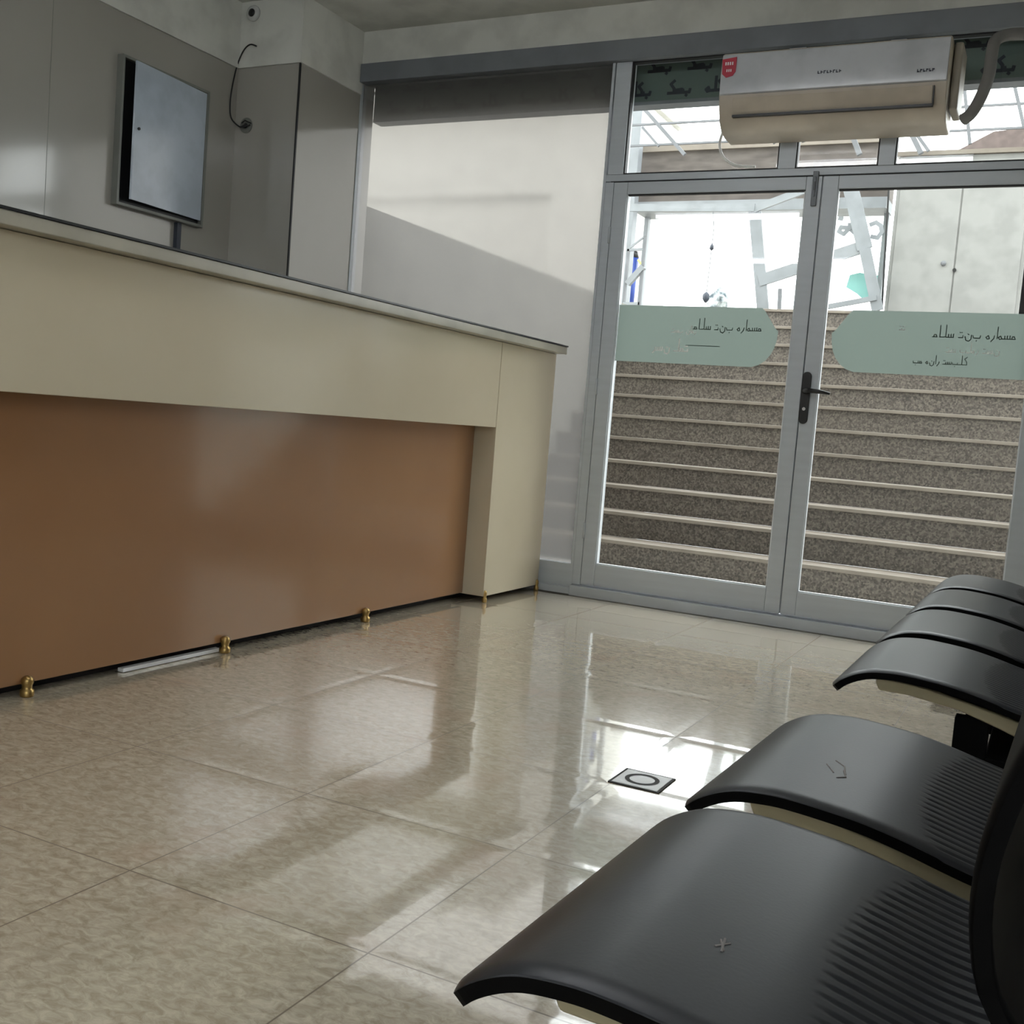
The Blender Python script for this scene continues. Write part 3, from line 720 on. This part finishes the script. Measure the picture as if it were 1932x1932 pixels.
# kiosk with white double doors
ki = thing('white_kiosk', (-.91, 9.7, ZS), 'white metal kiosk with a pair of tall doors on the street', 'kiosk')
ka = at(1669, 570, 9.3).x; kb = at(1924, 570, 9.3).x; kc = (ka+kb)/2; kt = at(1800, 292, 9.3).z
B(ka, kb, 9.31, 9.58, ZS, kt).build('body', wht_door, ki, bevel=.004)
for x0_, x1_ in ((ka+.03, kc-.006), (kc+.006, kb-.03)):
    o = B(x0_, x1_, 9.298, 9.309, ZS+.04, kt-.04).build('door', wht_door, ki, bevel=.003)
kn = at(1780, 497, 9.29)
MB().lathe((kn.x, 9.296, kn.z), [(.02, 0), (.02, -.012), (.012, -.02)], 18, axis='y').build('knob', rail_dark, ki, smooth=True)
MB().lathe((kc+.004, 9.296, at(1808, 510, 9.3).z), [(.014, 0), (.014, -.016)], 14, axis='y').build('lock', handle_blk, ki)
B(kb+.004, kb+.2, 9.35, 9.58, ZS, kt-.1).build('side_frame', black_pl, ki)
B(ka-.02, kb+.25, 9.28, 9.565, kt+.001, kt+.035).build('roof_ledge', marble, ki)
rf = thing('tiled_roof', (-.2, 12, 3.6), 'brown pitched tiled roof rising behind the white kiosk', 'roof')
ra = at(1800, 287, 12); rb = at(1875, 248, 12); rc = at(1960, 235, 12)
MB().prism([(ra.x, ra.z), (rb.x, rb.z), (rc.x+1.5, rc.z+.1), (rc.x+1.5, ra.z-.1)], 'y', 12, 13.5).build('tiles', roof_m, rf)
B(ra.x+.1, rc.x+1.4, 12.2, 13.4, ZS, ra.z-.1).build('wall', plaster, rf)
# white A-frame / railing in the middle
fr = thing('railing_frame', (-2.0, 9.1, ZS), 'white steel gate frame with slanting bars at the stair top', 'railing')
def fbar(a, b_, wd, nm='bar', m=rail_steel, Y=9.17):
    fbar.n += 1; Y -= fbar.n*.006
    MB().bar(at(*a, Y), at(*b_, Y), wd*Y/2042*1.1, .03).build(nm, m, fr)
fbar.n = 0
fbar((1424, 398), (1440, 588), 20, 'upright'); fbar((1432, 530), (1640, 462), 20, 'crossbar'); fbar((1604, 350), (1632, 470), 24, 'slanting_bar')
fbar((1632, 470), (1656, 586), 18, 'slanting_bar'); fbar((1422, 395), (1520, 358), 12, 'brace'); fbar((1500, 590), (1654, 562), 8, 'lower_bar')
fbar((1190, 392), (1424, 392), 13, 'top_rail'); fbar((1472, 545), (1470, 588), 6, 'stub', rail_dark)
# glass screen with lettering seen from behind
gs = thing('lettered_screen', (-2, 9.25, ZS), 'clear glass shopfront screen with grey lettering seen from behind', 'screen')
sa = at(1450, 410, 9.25); sb = at(1658, 560, 9.25)
B(sa.x, sb.x, 9.25, 9.26, ZS, sa.z).build('glass_pane', clear_m, gs)
t = MB()
for st_ in ([(1643, 424), (1653, 420), (1662, 426), (1664, 438), (1656, 449), (1645, 447)], [(1628, 414), (1625, 434), (1613, 440), (1603, 431), (1604, 423)], [(1602, 432), (1592, 442), (1583, 437), (1587, 429), (1597, 430)], [(1584, 412), (1589, 413)]):
    q_ = [at(a_, b_, 9.235) for a_, b_ in st_]; t.stroke([(v.x, v.z) for v in q_], .034, 9.235, .008)
t.build('lettering', rail_steel, gs)
hp2 = at(1625, 540, 9.24)
t = MB(); t.prism([(hp2.x-.10, hp2.z+.09), (hp2.x-.02, hp2.z+.11), (hp2.x+.02, hp2.z+.10), (hp2.x+.12, hp2.z+.09), (hp2.x+.12, hp2.z-.02), (hp2.x+.04, hp2.z-.12), (hp2.x-.03, hp2.z-.06), (hp2.x-.12, hp2.z-.01)], 'y', 9.238, 9.246)
t.build('leaf_print', green_leaf, gs)
MB().bar(at(1677, 355, 9.25), at(1664, 580, 9.25), .014).build('dark_edge', edge_dark, gs)
# cord with weight
cd_ = thing('hanging_cord', (-2.88, 9.25, ZS), 'thin dark cord hanging with a small float above the steps', 'cord')
cdp = [at(1345, 398, 9.2), at(1347, 430, 9.2), at(1343, 465, 9.2), at(1338, 510, 9.2), at(1332, 560, 9.2)]
MB().tube(cdp, .004, 8).build('cord', rail_dark, cd_)
c1 = at(1343, 466, 9.2); MB().lathe(c1, [(.004, -.03), (.02, -.015), (.016, .01), (.003, .03)], 14).build('float', pipe_dark, cd_, smooth=True)
c2 = at(1332, 560, 9.2); MB().lathe(c2, [(.01, -.05), (.03, -.02), (.03, .02), (.01, .04)], 14).build('weight', pipe_dark, cd_, smooth=True)
pb_ = thing('folded_bag', (-2.77, 9.3, ZS), 'crumpled grey and white bag lying at the stair top', 'bag')
c3 = at(1357, 562, 9.42)
q = MB(); vs = []; fs = []; n1_, n2_ = 14, 9
for i in range(n2_):
    for k in range(n1_):
        a = 2*math.pi*k/n1_; ph = math.pi*(i/(n2_-1))
        rr = .085*math.sin(ph)*(1+.28*math.sin(3*a+i)); vs.append((c3.x+rr*math.cos(a), 9.42+rr*.8*math.sin(a), ZS+.001+.12+.12*-math.cos(ph)*(1+.12*math.sin(2*a))))
fs = [(i*n1_+k, i*n1_+(k+1) % n1_, (i+1)*n1_+(k+1) % n1_, (i+1)*n1_+k) for i in range(n2_-1) for k in range(n1_)]
q.add(vs, fs).build('sack', mat('mottled_sack', (200, 206, 208), .7, noise=((16, 16, 16), .3, (70, 84, 92))), pb_)
# ladder stand with blue roll
ld = thing('white_stand', (-3.5, 9.25, ZS), 'white slim metal stand with slanting brace at the left of the stair top', 'stand')
def lbar(a, b_, wd, nm): MB().bar(at(*a, 9.25), at(*b_, 9.25), wd*9.25/2042*1.1).build(nm, rail_steel if nm != 'upright' else rail_dark, ld)
lbar((1218, 445), (1205.5, 586), 5, 'upright'); lbar((1186, 470), (1175, 586), 4, 'upright'); lbar((1188, 468), (1218, 445), 3, 'rung'); lbar((1176, 573), (1207, 573), 5, 'rung'); lbar((1184, 536), (1214, 503), 10, 'brace'); lbar((1184, 472), (1214, 470), 4, 'rung')
br = thing('blue_cylinder', (-3.6, 9.34, ZS), 'tall narrow blue cylinder with black top behind the white stand', 'cylinder')
ba = at(1187, 562, 9.65); ba.z = ZS; bb_ = at(1196, 486, 9.65)
MB().tube([ba, bb_], .045, 20).build('barrel', blue_pl, br, smooth=True)
bc = at(1198, 474, 9.65); MB().tube([bb_, bc], [.047, .03], 18).build('cap', handle_blk, br, smooth=True)
MB().tube([at(1204, 490, 9.62), at(1211, 500, 9.62), at(1209, 515, 9.62)], .012, 10).build('strap', yellow, br, smooth=True)
